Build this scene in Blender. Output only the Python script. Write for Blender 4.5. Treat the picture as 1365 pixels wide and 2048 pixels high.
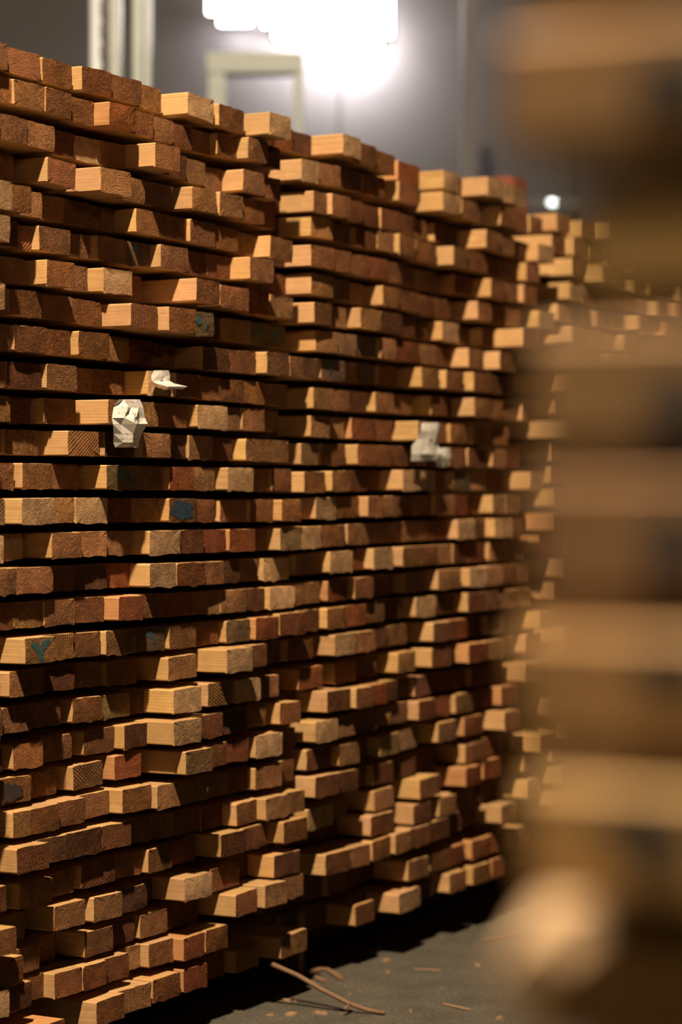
import bpy, bmesh, math, random
from mathutils import Vector, Matrix

# ---------------------------------------------------------------- clearing
for o in list(bpy.data.objects):
    bpy.data.objects.remove(o)
scene = bpy.context.scene
COL = scene.collection
R = random.Random(11)

# ---------------------------------------------------------------- camera
F_PX = 4834.0            # 85 mm lens on a 24 mm wide portrait frame, 1365 px
CX, HZ = 682.5, 990.0    # principal column and horizon row
CAM_Z = 1.045
cam_d = bpy.data.cameras.new('camera')
cam_d.lens = 85.0
cam_d.sensor_fit = 'HORIZONTAL'
cam_d.sensor_width = 24.0
cam_d.shift_y = (HZ - 1024.0) / 1365.0
cam_d.clip_start = 0.05
cam_d.clip_end = 100
cam_d.dof.use_dof = True
cam_d.dof.focus_distance = 4.36
cam_d.dof.aperture_fstop = 2.35
cam = bpy.data.objects.new('camera', cam_d)
cam.location = (0, 0, CAM_Z)
cam.rotation_euler = (math.pi / 2, 0, 0)
COL.objects.link(cam)
scene.camera = cam

# ---------------------------------------------------------------- world, lights, exposure
scene.view_settings.view_transform = 'Standard'
scene.view_settings.look = 'None'
scene.view_settings.gamma = 1.0
scene.view_settings.use_curve_mapping = False
scene.view_settings.exposure = 0.0
scene.cycles.max_bounces = 5
scene.cycles.diffuse_bounces = 2
scene.cycles.glossy_bounces = 2
w = bpy.data.worlds.new('night')
w.use_nodes = True
w.node_tree.nodes['Background'].inputs[0].default_value = (0.9, 0.62, 0.45, 1)
w.node_tree.nodes['Background'].inputs[1].default_value = 0.006
scene.world = w

D = Vector((0.4762, 0.8793, 0)).normalized()    # along the face of the stacks, away from us
N = Vector((D.y, -D.x, 0))                      # out of the face of the stacks
UP = Vector((0, 0, 1))
P0 = Vector((-0.584, 4.14, 0))


def lamp(name, pos, energy, color, radius):
    l = bpy.data.lights.new(name, 'POINT')
    l.energy = energy
    l.color = color
    l.shadow_soft_size = radius
    o = bpy.data.objects.new(name, l)
    o.location = pos
    COL.objects.link(o)
    return o


STACK_MID = P0 + D * 1.0 + UP * 1.0
KEY_DIR = (-D * 0.72 + N * 0.31 + UP * 1.0).normalized()
FILL_DIR = (-D * 0.8 + N * 1.9 + UP * 0.85).normalized()
lamp('yard_floodlight', STACK_MID + KEY_DIR * 6.8, 5250, (1.0, 0.755, 0.51), 0.095)
lamp('aisle_lamp', STACK_MID + FILL_DIR * 9.0, 350, (1.0, 0.62, 0.38), 0.25)


# ---------------------------------------------------------------- material helpers
def mat_new(name):
    m = bpy.data.materials.new(name)
    m.use_nodes = True
    nt = m.node_tree
    b = nt.nodes['Principled BSDF']
    return m, nt, b


def plain(name, col, rough=0.6, metal=0.0, emit=None, noise=None):
    m, nt, b = mat_new(name)
    b.inputs['Base Color'].default_value = (*col, 1)
    b.inputs['Roughness'].default_value = rough
    b.inputs['Metallic'].default_value = metal
    if noise:
        n = nt.nodes.new('ShaderNodeTexNoise')
        tc = nt.nodes.new('ShaderNodeTexCoord')
        nt.links.new(tc.outputs['Object'], n.inputs['Vector'])
        n.inputs['Scale'].default_value = noise[0]
        n.inputs['Detail'].default_value = 5
        mx = nt.nodes.new('ShaderNodeMix')
        mx.data_type = 'RGBA'
        mx.inputs[6].default_value = (*[c * (1 - noise[1]) for c in col], 1)
        mx.inputs[7].default_value = (*[min(1, c * (1 + noise[1])) for c in col], 1)
        nt.links.new(n.outputs['Fac'], mx.inputs[0])
        nt.links.new(mx.outputs[2], b.inputs['Base Color'])
    if emit:
        b.inputs['Emission Color'].default_value = (*emit[0], 1)
        b.inputs['Emission Strength'].default_value = emit[1]
    return m


def nmath(nt, op, a, b=None, c=None):
    n = nt.nodes.new('ShaderNodeMath')
    n.operation = op
    for i, v in enumerate((a, b, c)):
        if v is None:
            continue
        if isinstance(v, (int, float)):
            n.inputs[i].default_value = v
        else:
            nt.links.new(v, n.inputs[i])
    return n.outputs[0]


def noise_node(nt, vec, scale, detail=4, rough=0.55):
    n = nt.nodes.new('ShaderNodeTexNoise')
    n.inputs['Scale'].default_value = scale
    n.inputs['Detail'].default_value = detail
    n.inputs['Roughness'].default_value = rough
    nt.links.new(vec, n.inputs['Vector'])
    return n.outputs['Fac']


def wood_material(name, end):
    """Solid wood: growth rings round the pith, so ends show arcs and sides show long grain."""
    m, nt, b = mat_new(name)
    at = nt.nodes.new('ShaderNodeAttribute')
    at.attribute_name = 'wood'
    tint = nt.nodes.new('ShaderNodeAttribute')
    tint.attribute_name = 'end_tint' if end else 'side_tint'
    sq = nt.nodes.new('ShaderNodeVectorMath')
    sq.operation = 'MULTIPLY'
    nt.links.new(at.outputs['Vector'], sq.inputs[0])
    sq.inputs[1].default_value = (1, 0.06, 1)
    sw = nt.nodes.new('ShaderNodeAttribute')
    sw.attribute_name = 'sawn'
    ssep = nt.nodes.new('ShaderNodeSeparateXYZ')
    nt.links.new(sw.outputs['Vector'], ssep.inputs[0])
    saw_c, saw_a, rough_a = ssep.outputs
    big = noise_node(nt, sq.outputs[0], 22, 2)
    fine = noise_node(nt, sq.outputs[0], 260 if end else 300, 5, 0.68)
    sep = nt.nodes.new('ShaderNodeSeparateXYZ')
    nt.links.new(at.outputs['Vector'], sep.inputs[0])
    x2 = nmath(nt, 'MULTIPLY', sep.outputs[0], sep.outputs[0])
    z2 = nmath(nt, 'MULTIPLY', sep.outputs[2], sep.outputs[2])
    r = nmath(nt, 'SQRT', nmath(nt, 'ADD', x2, z2))
    r = nmath(nt, 'ADD', r, nmath(nt, 'MULTIPLY', big, 0.022))
    r = nmath(nt, 'ADD', r, nmath(nt, 'MULTIPLY', fine, 0.0022 if end else 0.0012))
    ring = nmath(nt, 'FRACT', nmath(nt, 'MULTIPLY', r, 230.0))
    ramp = nt.nodes.new('ShaderNodeValToRGB')
    e = ramp.color_ramp.elements
    e[0].position = 0.0
    e[0].color = (1, 1, 1, 1)
    e[1].position = 1.0
    e[1].color = (1, 1, 1, 1)
    k = e.new(0.80)
    k.color = (0.50, 0.42, 0.36, 1) if end else (0.84, 0.74, 0.62, 1)
    k = e.new(0.45)
    k.color = (0.95, 0.93, 0.90, 1)
    nt.links.new(ring, ramp.inputs[0])
    mul = nt.nodes.new('ShaderNodeMix')
    mul.data_type = 'RGBA'
    mul.blend_type = 'MULTIPLY'
    mul.inputs[0].default_value = 0.85
    nt.links.new(tint.outputs['Color'], mul.inputs[6])
    nt.links.new(ramp.outputs[0], mul.inputs[7])
    fz = nt.nodes.new('ShaderNodeMapRange')
    fz.inputs[1].default_value = 0.25
    fz.inputs[2].default_value = 0.75
    fz.inputs[3].default_value = 0.40 if end else 0.85
    fz.inputs[4].default_value = 1.65 if end else 1.12
    nt.links.new(fine, fz.inputs[0])
    fzo = fz.outputs[0]
    kerf = nmath(nt, 'SINE', nmath(nt, 'ADD', nmath(nt, 'MULTIPLY', saw_c, 1050.0), nmath(nt, 'MULTIPLY', big, 9.0)))
    kerf = nmath(nt, 'MULTIPLY', kerf, saw_a)
    if end:
        # lit fibres and shaded pits put into the colour, stronger on rough ends
        fzo = nmath(nt, 'ADD', 1.0, nmath(nt, 'MULTIPLY', nmath(nt, 'SUBTRACT', fzo, 1.0), rough_a))
        fzo = nmath(nt, 'ADD', fzo, nmath(nt, 'MULTIPLY', kerf, 0.45))
    stain = nt.nodes.new('ShaderNodeMapRange')
    stain.inputs[1].default_value = 0.3
    stain.inputs[2].default_value = 0.7
    stain.inputs[3].default_value = 0.72 if end else 0.9
    stain.inputs[4].default_value = 1.18 if end else 1.08
    st = noise_node(nt, at.outputs['Vector'], 34, 3)
    nt.links.new(st, stain.inputs[0])
    sc = nt.nodes.new('ShaderNodeVectorMath')
    sc.operation = 'SCALE'
    nt.links.new(mul.outputs[2], sc.inputs[0])
    nt.links.new(nmath(nt, 'MULTIPLY', fzo, stain.outputs[0]), sc.inputs['Scale'])
    nt.links.new(sc.outputs[0], b.inputs['Base Color'])
    b.inputs['Roughness'].default_value = 0.85 if end else 0.62
    b.inputs['Specular IOR Level'].default_value = 0.15 if end else 0.3
    bump = nt.nodes.new('ShaderNodeBump')
    bump.inputs['Strength'].default_value = 1.0 if end else 0.35
    bump.inputs['Distance'].default_value = 0.0090 if end else 0.0006
    coarse = noise_node(nt, at.outputs['Vector'], 150, 4, 0.72)
    h = nmath(nt, 'ADD', nmath(nt, 'MULTIPLY', ring, 0.35), nmath(nt, 'MULTIPLY', coarse, 1.5 if end else 0.2))
    h = nmath(nt, 'ADD', h, nmath(nt, 'MULTIPLY', fine, 0.7))
    if end:
        h = nmath(nt, 'ADD', nmath(nt, 'MULTIPLY', h, rough_a), nmath(nt, 'MULTIPLY', kerf, 0.55))
    nt.links.new(h, bump.inputs['Height'])
    nt.links.new(bump.outputs[0], b.inputs['Normal'])
    return m


M_END = wood_material('sawn_end_grain', True)
M_SIDE = wood_material('planed_long_grain', False)
M_TEAL = plain('teal_spray_paint', (0.012, 0.080, 0.088), 0.8, noise=(220, 0.6))
M_BLUE = plain('dark_blue_paint_and_gap_shade', (0.010, 0.035, 0.055), 0.7, noise=(90, 0.5))
for m_, th in ((M_TEAL, .46), (M_BLUE, .44)):
    nt_ = m_.node_tree
    tc_ = nt_.nodes.new('ShaderNodeTexCoord')
    f_ = noise_node(nt_, tc_.outputs['Object'], 330, 4, 0.7)
    al = nmath(nt_, 'GREATER_THAN', f_, th)
    nt_.links.new(al, nt_.nodes['Principled BSDF'].inputs['Alpha'])
M_BARK_SHADOW = plain('dark_bark_and_twig_shadow', (0.022, 0.012, 0.007), 0.95, noise=(120, 0.6))
M_KNOT = plain('brown_knot', (0.10, 0.035, 0.012), 0.7, noise=(150, 0.4))


# ---------------------------------------------------------------- object helpers
def new_obj(name, mesh, parent=None):
    o = bpy.data.objects.new(name, mesh)
    COL.objects.link(o)
    if parent is not None:
        o.parent = parent
    return o


def tag(o, label, cat, group=None, kind=None):
    o['label'] = label
    if cat:
        o['category'] = cat
    if group:
        o['group'] = group
    if kind:
        o['kind'] = kind
    return o


def mesh_from(name, verts, faces, mats, mat_idx=None, smooth=False):
    me = bpy.data.meshes.new(name)
    me.from_pydata(verts, [], faces)
    for m in mats:
        me.materials.append(m)
    if mat_idx is not None:
        for p, i in zip(me.polygons, mat_idx):
            p.material_index = i
    if smooth:
        for p in me.polygons:
            p.use_smooth = True
    me.update()
    return me


def box_geo(x0, x1, y0, y1, z0, z1):
    v = [(x, y, z) for x in (x0, x1) for y in (y0, y1) for z in (z0, z1)]
    f = [(0, 1, 3, 2), (4, 6, 7, 5), (0, 4, 5, 1), (2, 3, 7, 6), (0, 2, 6, 4), (1, 5, 7, 3)]
    return v, f


def bevel_box(name, size, mat, bev=0.004, parent=None, loc=(0, 0, 0), rot=(0, 0, 0)):
    """box standing on its base centre"""
    bm = bmesh.new()
    bmesh.ops.create_cube(bm, size=1.0)
    for v in bm.verts:
        v.co = Vector((v.co.x * size[0], v.co.y * size[1], (v.co.z + 0.5) * size[2]))
    if bev:
        bmesh.ops.bevel(bm, geom=list(bm.edges), offset=bev, segments=2, affect='EDGES')
    me = bpy.data.meshes.new(name)
    bm.to_mesh(me)
    bm.free()
    me.materials.append(mat)
    o = new_obj(name, me, parent)
    o.location = loc
    o.rotation_euler = rot
    return o


def tube_geo(path, radii, seg=7):
    verts, faces = [], []
    for i, p in enumerate(path):
        a = path[max(0, i - 1)]
        c = path[min(len(path) - 1, i + 1)]
        t = (Vector(c) - Vector(a)).normalized()
        u = t.cross(Vector((0, 0, 1)))
        if u.length < 1e-4:
            u = Vector((1, 0, 0))
        u.normalize()
        v = t.cross(u)
        for k in range(seg):
            an = 2 * math.pi * k / seg
            verts.append(Vector(p) + (u * math.cos(an) + v * math.sin(an)) * radii[i])
    for i in range(len(path) - 1):
        for k in range(seg):
            k2 = (k + 1) % seg
            faces.append((i * seg + k, i * seg + k2, (i + 1) * seg + k2, (i + 1) * seg + k))
    faces.append(tuple(reversed(range(seg))))
    faces.append(tuple(range((len(path) - 1) * seg, len(path) * seg)))
    return verts, faces


# ---------------------------------------------------------------- stack geometry
def proj(s, p):
    q = P0 + D * s + N * p
    return CX + F_PX * q.x / q.y, q.y


def s_at(x, p):
    """distance along the face for a picture column, at protrusion p"""
    t = (x - CX) / F_PX
    return (t * (P0.y + N.y * p) - P0.x - N.x * p) / (D.x - t * D.y)


def k_s(x):
    s = s_at(x, 0)
    return (proj(s + .01, 0)[0] - proj(s - .01, 0)[0]) / .02


def k_p(x):
    s = s_at(x, 0)
    return (proj(s, .01)[0] - proj(s, -.01)[0]) / .02


# rows read off the photograph: end faces (left-right column) | heights of top edges (column:row)
A_ROWS = """
-45-16 17-80 84-145 165-223 223-284 284-324 375-428p 437-489 540-582p|18:93 84:115 165:130 223:148 300:170 376:177 440:212 541:223
-40-22 22-88 88-143 143-188 213-273r 273-307 307-349 349-383d 383-421 431-473 493-537 537-562d|2:148 143:190 213:202 340:240 431:262 493:272 560:297
-60-0 0-55 55-110 110-150 150-200p 200-251 307-360 360-373d 373-410 410-443 483-530 530-561|20:236 160:264 251:280 307:298 380:322 483:337 545:355
-60--25 -25-27 93-152 202-262 262-290 290-347 385-433 439-487 487-530 530-552d|2:305 93:308 202:337 270:357 385:372 439:382 487:393
-40-24p 24-63 63-85 85-127 127-180 180-230 271-322 322-373 379-432 432-475 475-507 538-586|10:364 50:375 127:390 271:417 379:438 432:447 538:467 585:486
-45-20p 20-36d 36-64 77-142 142-180 196-250 250-300t 323-375 375-413d 413-460 501-547|10:437 77:446 196:468 323:491 413:505 501:514 546:521
-12-50 105-150 150-177 208-264p 264-282 392-440 440-497 497-537r 541-587|25:512 120:528 208:532 270:548 392:556 440:565 541:590
-45--1 17-85 85-145 145-202 262-315 339-392 392-428t 428-440d 440-503 503-571t|17:578 85:585 145:590 262:608 339:613 400:624 450:636 560:652
-40-20 30-92 92-140 157-220 220-258 258-302r 302-348 405-458d 458-512 535-578|10:650 30:649 157:662 258:675 320:686 405:693 458:700 535:703 577:707
-50-10 14-82d 93-155 155-182 182-248 297-352p 352-400 400-443 443-488 488-530 530-574|20:725 93:727 160:735 190:738 297:741 352:744 443:757 573:770
-40-20 20-60 88-152 218-282 282-315 315-375 397-454p 454-480 486-529 529-557|10:792 88:795 218:800 300:805 397:808 454:813 486:816 556:822
-60-0 8-77 135-200 211-268d 286-343 343-372d 384-425 425-463d 493-543 543-578|8:858 135:861 286:866 400:871 493:878 577:882
-40-27 45-105 105-157 213-280t 280-326 340-388r 388-430 456-507p 507-533 543-584|10:928 45:925 105:927 213:930 340:933 456:936 543:938
-50-10t 43-110p 110-148 152-215p 215-263r 263-318 338-392B 392-429 429-493 500-547 563-604|5:1000 43:997 110:996 152:995 338:996 429:1000 500:1000 603:999
-20-47p 103-165 165-215 215-265 299-361p 361-407 407-451r 460-510r 510-534|20:1071 103:1065 215:1062 299:1062 361:1060 460:1059 533:1058
-30-33 33-105 105-148d 148-213d 213-260r 297-352p 352-412d 412-450 450-480d 480-515 515-578p|10:1138 105:1132 213:1129 297:1127 352:1125 450:1123 515:1117 577:1117
-40-27 27-85 90-150 150-207 237-288r 288-330 330-386r 386-438 441-493 493-530d 539-588p|10:1208 90:1202 150:1198 237:1193 288:1190 386:1184 441:1183 539:1175
-60--10 50-112T 112-147 147-200d 213-272 272-330t 339-393 393-436 453-500g 512-558r|50:1277 112:1272 147:1266 213:1262 272:1258 339:1252 393:1248 453:1243 512:1235
-45-0 20-88 88-148d 148-197 213-274 338-393 453-507p 507-535d 535-560|20:1345 88:1335 148:1328 213:1324 274:1322 338:1316 393:1307 453:1298 507:1295
-45-5 12-63 63-122 145-205 205-261g 348-403p 417-462 470-522p 522-558|5:1418 63:1410 145:1397 205:1390 261:1388 348:1380 403:1372 417:1368 470:1360 522:1356 557:1350
-60-5d 30-85 85-143 168-229 349-403pK 403-445d 445-493d 493-533 560-602|30:1490 85:1479 143:1466 168:1462 229:1455 349:1442 403:1434 445:1427 493:1416 560:1405 601:1403
-50-7 7-62k 62-112 147-206 232-281r 373-425g 425-453 453-496r 512-565p 565-592|7:1558 62:1552 112:1543 147:1530 206:1523 232:1508 281:1504 373:1505 425:1492 453:1485 512:1472 565:1465
-40-0 28-62 62-120 120-172 172-218 245-303 315-372 372-415 415-455 455-495r 512-563 563-588|28:1625 62:1620 120:1606 172:1596 245:1577 303:1570 315:1570 372:1564 415:1553 452:1543 512:1537 563:1528
-40-0 33-98 98-133d 133-205d 205-262d 262-300 300-345 345-400d 400-445d 472-515 532-577 577-610|33:1697 98:1684 150:1665 205:1651 262:1642 300:1634 400:1620 472:1610 532:1597 577:1588 610:1580
-50-12d 40-103 103-148 163-230 230-282 305-345d 345-391d 443-490d 490-535d 567-616|40:1768 103:1752 148:1737 163:1728 230:1712 282:1703 305:1697 345:1686 391:1678 443:1668 567:1645 615:1633
-20-50 110-170 186-245 245-295d 370-423p 423-478 538-600d|20:1836 110:1810 170:1797 186:1797 245:1782 295:1772 370:1753 423:1744 478:1728 560:1706
-60--10d -10-45d 45-80 80-110 170-225d 225-268d 280-335 335-395d 483-515 537-573 573-606|50:1897 80:1890 170:1863 237:1844 280:1829 335:1816 395:1803 483:1779 537:1767 605:1751
-50-20p 20-63d 63-87 100-165 165-215d 215-257d 257-280 290-347 358-411r 411-455d|20:1976 63:1960 100:1951 165:1934 257:1904 290:1894 347:1881 358:1874 411:1861 445:1851
62-105 193-250 250-302 307-360 367-415r 415-448d 473-518 562-615|62:2018 105:2018 193:2001 250:1984 302:1966 360:1943 415:1924 473:1903 518:1891 562:1871 615:1856
"""
B_ROWS = """
687-722p 722-752 752-790 790-838r 888-920p 977-1008p 1008-1055p|688:263 752:297 790:312 888:340 977:358 1054:375
605-637p 637-683 683-722 722-769 798-838 887-922p 922-963 1003-1030 1030-1056 1068-1085|605:322 683:333 769:352 798:358 887:383 1003:416 1068:430
627-655 668-702 702-725d 725-757d 762-800d 800-855 870-915d 974-1002 1002-1030 1030-1052d 1078-1108p|627:382 668:392 800:424 870:438 974:463 1078:486
623-665 665-700d 700-755d 763-788 803-832 832-873 908-938 938-975 975-1000d 1000-1035 1058-1080|623:433 763:458 803:467 832:474 908:495 1000:518
623-668 668-705 705-735 735-775d 775-830 830-877 910-945r 982-1012 1012-1037 1050-1075|623:490 705:505 783:522 910:545 982:560
623-667 667-700 700-728 767-800 800-840 840-868d 868-900 955-985 985-1008 1022-1042 1078-1110p|623:547 767:570 955:602 1078:622
628-665 665-692 722-762 762-805d 805-857d 885-917p 917-938 1048-1080|628:605 722:617 885:638 1048:661
632-675 675-715g 715-752g 768-793 793-838r 838-873 873-900d 943-968 992-1035|632:661 675:664 768:676 838:685 943:697 992:702
580-607 607-640d 640-690t 690-713 713-750g 758-795 843-880 893-928 948-982 982-1030|590:714 640:719 713:724 758:727 843:735 948:746 1000:750
628-668 668-700 700-735d 753-787 787-825 868-895d 950-983 983-1032 1050-1075|628:777 753:784 825:788 950:797
622-660 660-690 703-750r 750-785d 837-878 878-893 903-934 948-978 978-1017|622:832 703:836 837:842 903:848 978:852
603-637g 637-690 717-752 752-818 845-895 900-932 938-972d 985-1015 1015-1040d|603:888 717:888 752:890 900:897 985:897
610-650 663-702 702-735d 735-760d 812-872p 872-890 908-940t 940-972 972-1005d 1063-1090p|610:945 663:943 812:939 910:942 970:944
632-672p 672-720 738-800 800-823d 823-862 872-910 910-958r 987-1012g 1012-1043|632:997 740:993 868:991 987:990
560-602g 602-645p 645-690 690-740 740-775 775-813 813-855 855-895r 917-952p 952-970d 990-1028p 1028-1055|575:1058 602:1056 690:1049 813:1044 917:1041 990:1037
580-640 662-705p 705-728r 748-787p 797-848 848-905 905-970d 970-1015 1015-1050|600:1111 662:1104 748:1098 797:1095 905:1089 970:1085
590-640 655-697r 710-747 747-787 803-853 878-922 940-975p 975-1008 1008-1060|600:1168 655:1162 710:1157 803:1148 878:1141 940:1137 1008:1131
560-613d 613-640d 658-692 692-732r 732-770 770-800d 832-873p 873-910d 937-970d 970-1000 1000-1035 1035-1065|580:1227 660:1217 732:1208 832:1196 937:1186
575-628d 670-712p 712-752 752-775d 775-815 868-905 905-935r 935-962d 977-1008G 1008-1035 1085-1110p|575:1282 670:1270 712:1265 775:1256 868:1244 977:1232
597-647r 670-713 713-755 797-832 865-903 938-978r 978-1010 1010-1030d 1055-1085|597:1340 670:1328 797:1307 865:1298 938:1288
655-702 715-747 747-775r 775-795d 795-818 832-862d 862-895r 895-928r 945-980r 980-1005d 1055-1090p|655:1386 715:1373 793:1362 832:1355 895:1344 945:1336
632-677p 677-712 712-755 755-780 780-815 838-872d 872-900r 912-947 947-982r 1005-1038r|632:1444 712:1429 755:1416 780:1411 838:1402 912:1392 947:1384 1005:1373
590-632 632-663d 677-720 720-735r 760-800g 800-838g 877-915 930-967r 1012-1043|600:1504 677:1490 760:1478 800:1465 877:1450 1012:1421
590-640d 640-680d 680-717d 717-732 748-785d 785-830d 830-870d 932-973 973-1000r 1085-1115|600:1558 680:1546 748:1532 850:1508 932:1487 973:1480
615-667p 667-694 750-788 840-882 932-965r 965-1003r 1048-1085|615:1625 667:1608 694:1598 750:1587 840:1562 932:1534 1048:1508
742-790d 828-862d 880-912 912-942 955-975d 1057-1085p|742:1640 828:1617 880:1602 942:1587 1057:1558
652-700 700-740 745-782 795-822 822-860d 860-900d 900-950d 1005-1035|652:1712 700:1695 745:1690 795:1668 1005:1608
817-858 858-900 905-930r 945-978r 978-1008r 1023-1062|817:1723 900:1698 945:1682 1008:1663 1062:1646
710-750 798-842p 842-865d 900-933 947-982 985-1013r|710:1814 750:1799 798:1790 842:1772 900:1748 982:1722 1012:1713
"""

BOARD_H = 0.0445
BOARD_W = 0.093
BOARD_L = 1.6


def parse(txt):
    rows = []
    for line in txt.strip().splitlines():
        bs, ys = line.split('|')
        boards = []
        for tok in bs.split():
            fl = ''
            while tok[-1].isalpha():
                fl = tok[-1] + fl
                tok = tok[:-1]
            i = tok.index('-', 1)
            boards.append([float(tok[:i]), float(tok[i + 1:]), fl])
        pts = [tuple(float(v) for v in t.split(':')) for t in ys.split()]
        rows.append((boards, pts))
    return rows


def solve_rows(rows, gap_ok):
    out = []
    for ri, (boards, pts) in enumerate(rows):
        # split ends that are clearly two planks wide
        bl = []
        for xl, xr, fl in boards:
            if xr - xl > 1.42 * BOARD_W * k_s((xl + xr) / 2):
                xm = (xl + xr) / 2 + R.uniform(-3, 3)
                bl += [[xl, xm, fl.replace('T', '')], [xm, xr, fl]]
            else:
                bl.append([xl, xr, fl])
        ps = []
        for i, (xl, xr, fl) in enumerate(bl):
            xc = (xl + xr) / 2
            wn = BOARD_W * k_s(xc)
            vis = xr - xl
            if i == 0:
                ps.append(0.0)
                continue
            gap = xl - bl[i - 1][1]
            if gap > 1:
                dp = gap / k_p(xc)
            elif vis < 0.9 * wn:
                dp = -(wn - vis) / k_p(xc)
            else:
                dp = R.uniform(-0.004, 0.003)
            ps.append(ps[-1] + dp)
        # pull slow drift out of the chain, keep the steps
        n = len(ps)
        med = sorted(ps)[n // 2]
        ps = [p - med for p in ps]
        if n > 4:
            xs = [(b[0] + b[1]) / 2 for b in bl]
            mx = sum(xs) / n
            mp = sum(ps) / n
            sl = sum((x - mx) * (p - mp) for x, p in zip(xs, ps)) / sum((x - mx) ** 2 for x in xs)
            ps = [p - 0.8 * sl * (x - mx) - mp for x, p in zip(xs, ps)]
        ps = [max(-0.13, min(0.14, p)) for p in ps]
        res = []
        sprev = None
        for i, (xl, xr, fl) in enumerate(bl):
            p = ps[i]
            sr = s_at(xr, p)
            sl = s_at(xl, p)
            if sprev is not None:
                if sl < sprev + 0.0006 or (xl - bl[i - 1][1] <= 1):
                    sl = sprev + 0.0006
                elif sl - sprev < 0.05:
                    sl = max(sprev + 0.0006, min(sl, sr - 0.085))
            if sr - sl < 0.05:
                sr = sl + 0.05
            if sr - sl > 0.125:
                sl = sr - 0.105
            res.append(dict(sl=sl, sr=sr, p=p, fl=fl, xl=xl, xr=xr, row=ri))
            sprev = sr
        zs = []
        for x, y in pts:
            bb = min(res, key=lambda q: 0 if q['xl'] <= x <= q['xr'] else min(abs(x - q['xl']), abs(x - q['xr'])))
            s = s_at(x, bb['p'])
            Z = proj(s, bb['p'])[1]
            zs.append((s, CAM_Z - (y - HZ) * Z / F_PX))
        zs.sort()
        # light smoothing of the reading errors
        z2 = []
        for i in range(len(zs)):
            nb = [zs[j] for j in (i - 1, i, i + 1) if 0 <= j < len(zs)]
            wts = [2 if q is zs[i] else 1 for q in nb]
            z2.append((zs[i][0], sum(q[1] * a for q, a in zip(nb, wts)) / sum(wts)))
        def zf(s, z2=z2):
            if s <= z2[0][0]:
                return z2[0][1]
            if s >= z2[-1][0]:
                return z2[-1][1]
            for (a, za), (b, zb) in zip(z2, z2[1:]):
                if a <= s <= b:
                    return za + (zb - za) * (s - a) / max(1e-6, b - a)
        for q in res:
            zl, zr = zf(q['sl']), zf(q['sr'])
            q['roll'] = max(-0.05, min(0.05, (zr - zl) / (q['sr'] - q['sl']))) * 0.6
            q['zt'] = (zl + zr) / 2
        out.append(res)
    return out


A = solve_rows(parse(A_ROWS), True)
B = solve_rows(parse(B_ROWS), True)


def settle(rows):
    """keep a spacer's height between the rows"""
    moved = 0
    for ri in range(len(rows) - 2, -1, -1):
        for q in rows[ri]:
            lim = max([u['zt'] + abs(u['roll']) * 0.05 for u in rows[ri + 1]
                       if u['sl'] < q['sr'] and u['sr'] > q['sl']] or [-9])
            need = lim + BOARD_H + abs(q['roll']) * 0.05 + 0.004
            if q['zt'] < need:
                q['zt'] = need
                moved += 1
    return moved


mv = settle(A), settle(B)
a_end = [max(q['sr'] for q in row) for row in A]
# planks of the middle stack start where the near stack ends at that height
for row in B:
    keep = []
    for q in row:
        lim = max([u['sr'] for r2 in A for u in r2 if abs(u['zt'] - q['zt']) < BOARD_H + 0.006] or [-9])
        if q['sl'] < lim + 0.004:
            q['sl'] = lim + 0.004
        if q['sr'] - q['sl'] > 0.03:
            keep.append(q)
    row[:] = keep


def fill_gaps(rows, start=None):
    """planks pushed far back where the row shows only darkness"""
    for ri, row in enumerate(rows):
        row.sort(key=lambda q: q['sl'])
        new = []
        prev = None
        for q in row:
            if prev is None and start:
                a = max([u['sr'] for r2 in start for u in r2 if abs(u['zt'] - q['zt']) < BOARD_H + 0.006] or [q['sl']]) + .004
                pa = -0.05
            else:
                a, pa = (prev['sr'], prev['p']) if prev else (q['sl'], 0)
            gap = q['sl'] - a
            n = int(gap / (BOARD_W * 0.9))
            if n == 0 and gap > 0.05:
                n = 1
            for k in range(n):
                w_ = gap / n
                xr_ = proj(a + w_ * (k + 1), 0)[0]
                new.append(dict(sl=a + w_ * k + .0008, sr=a + w_ * (k + 1) - .0008, p=max(-.15, q['p'] - R.uniform(.06, .09)), fl='d', xl=-99, xr=-99,  # darker tint puts shade into these recessed ends
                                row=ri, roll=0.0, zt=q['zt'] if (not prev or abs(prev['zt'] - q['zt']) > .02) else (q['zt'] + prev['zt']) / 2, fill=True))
            prev = q
        row += new
        row.sort(key=lambda q: q['sl'])


fill_gaps(A)
fill_gaps(B, A)
print('resettled', settle(A), settle(B))
print('settled', mv, 'A', sum(map(len, A)), 'B', sum(map(len, B)), 'A end', max(a_end), 'p', min(q['p'] for r in A for q in r), max(q['p'] for r in A for q in r))

# ---------------------------------------------------------------- plank meshes
END_TINTS = {
    'n': [(0.272, 0.132, 0.058), (0.240, 0.108, 0.044), (0.304, 0.160, 0.076), (0.264, 0.136, 0.068), (0.216, 0.096, 0.040), (0.320, 0.172, 0.084)],
    'p': [(0.480, 0.320, 0.160), (0.440, 0.296, 0.152), (0.512, 0.344, 0.184)],
    'd': [(0.152, 0.060, 0.026), (0.136, 0.060, 0.029), (0.176, 0.068, 0.027)],  # darker ends, partly shade under overhanging rows put into the colour
    'r': [(0.240, 0.080, 0.029), (0.208, 0.068, 0.024)],
    't': [(0.15, 0.115, 0.07), (0.17, 0.12, 0.075)],
    'g': [(0.264, 0.168, 0.092), (0.240, 0.160, 0.096)],
}


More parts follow.
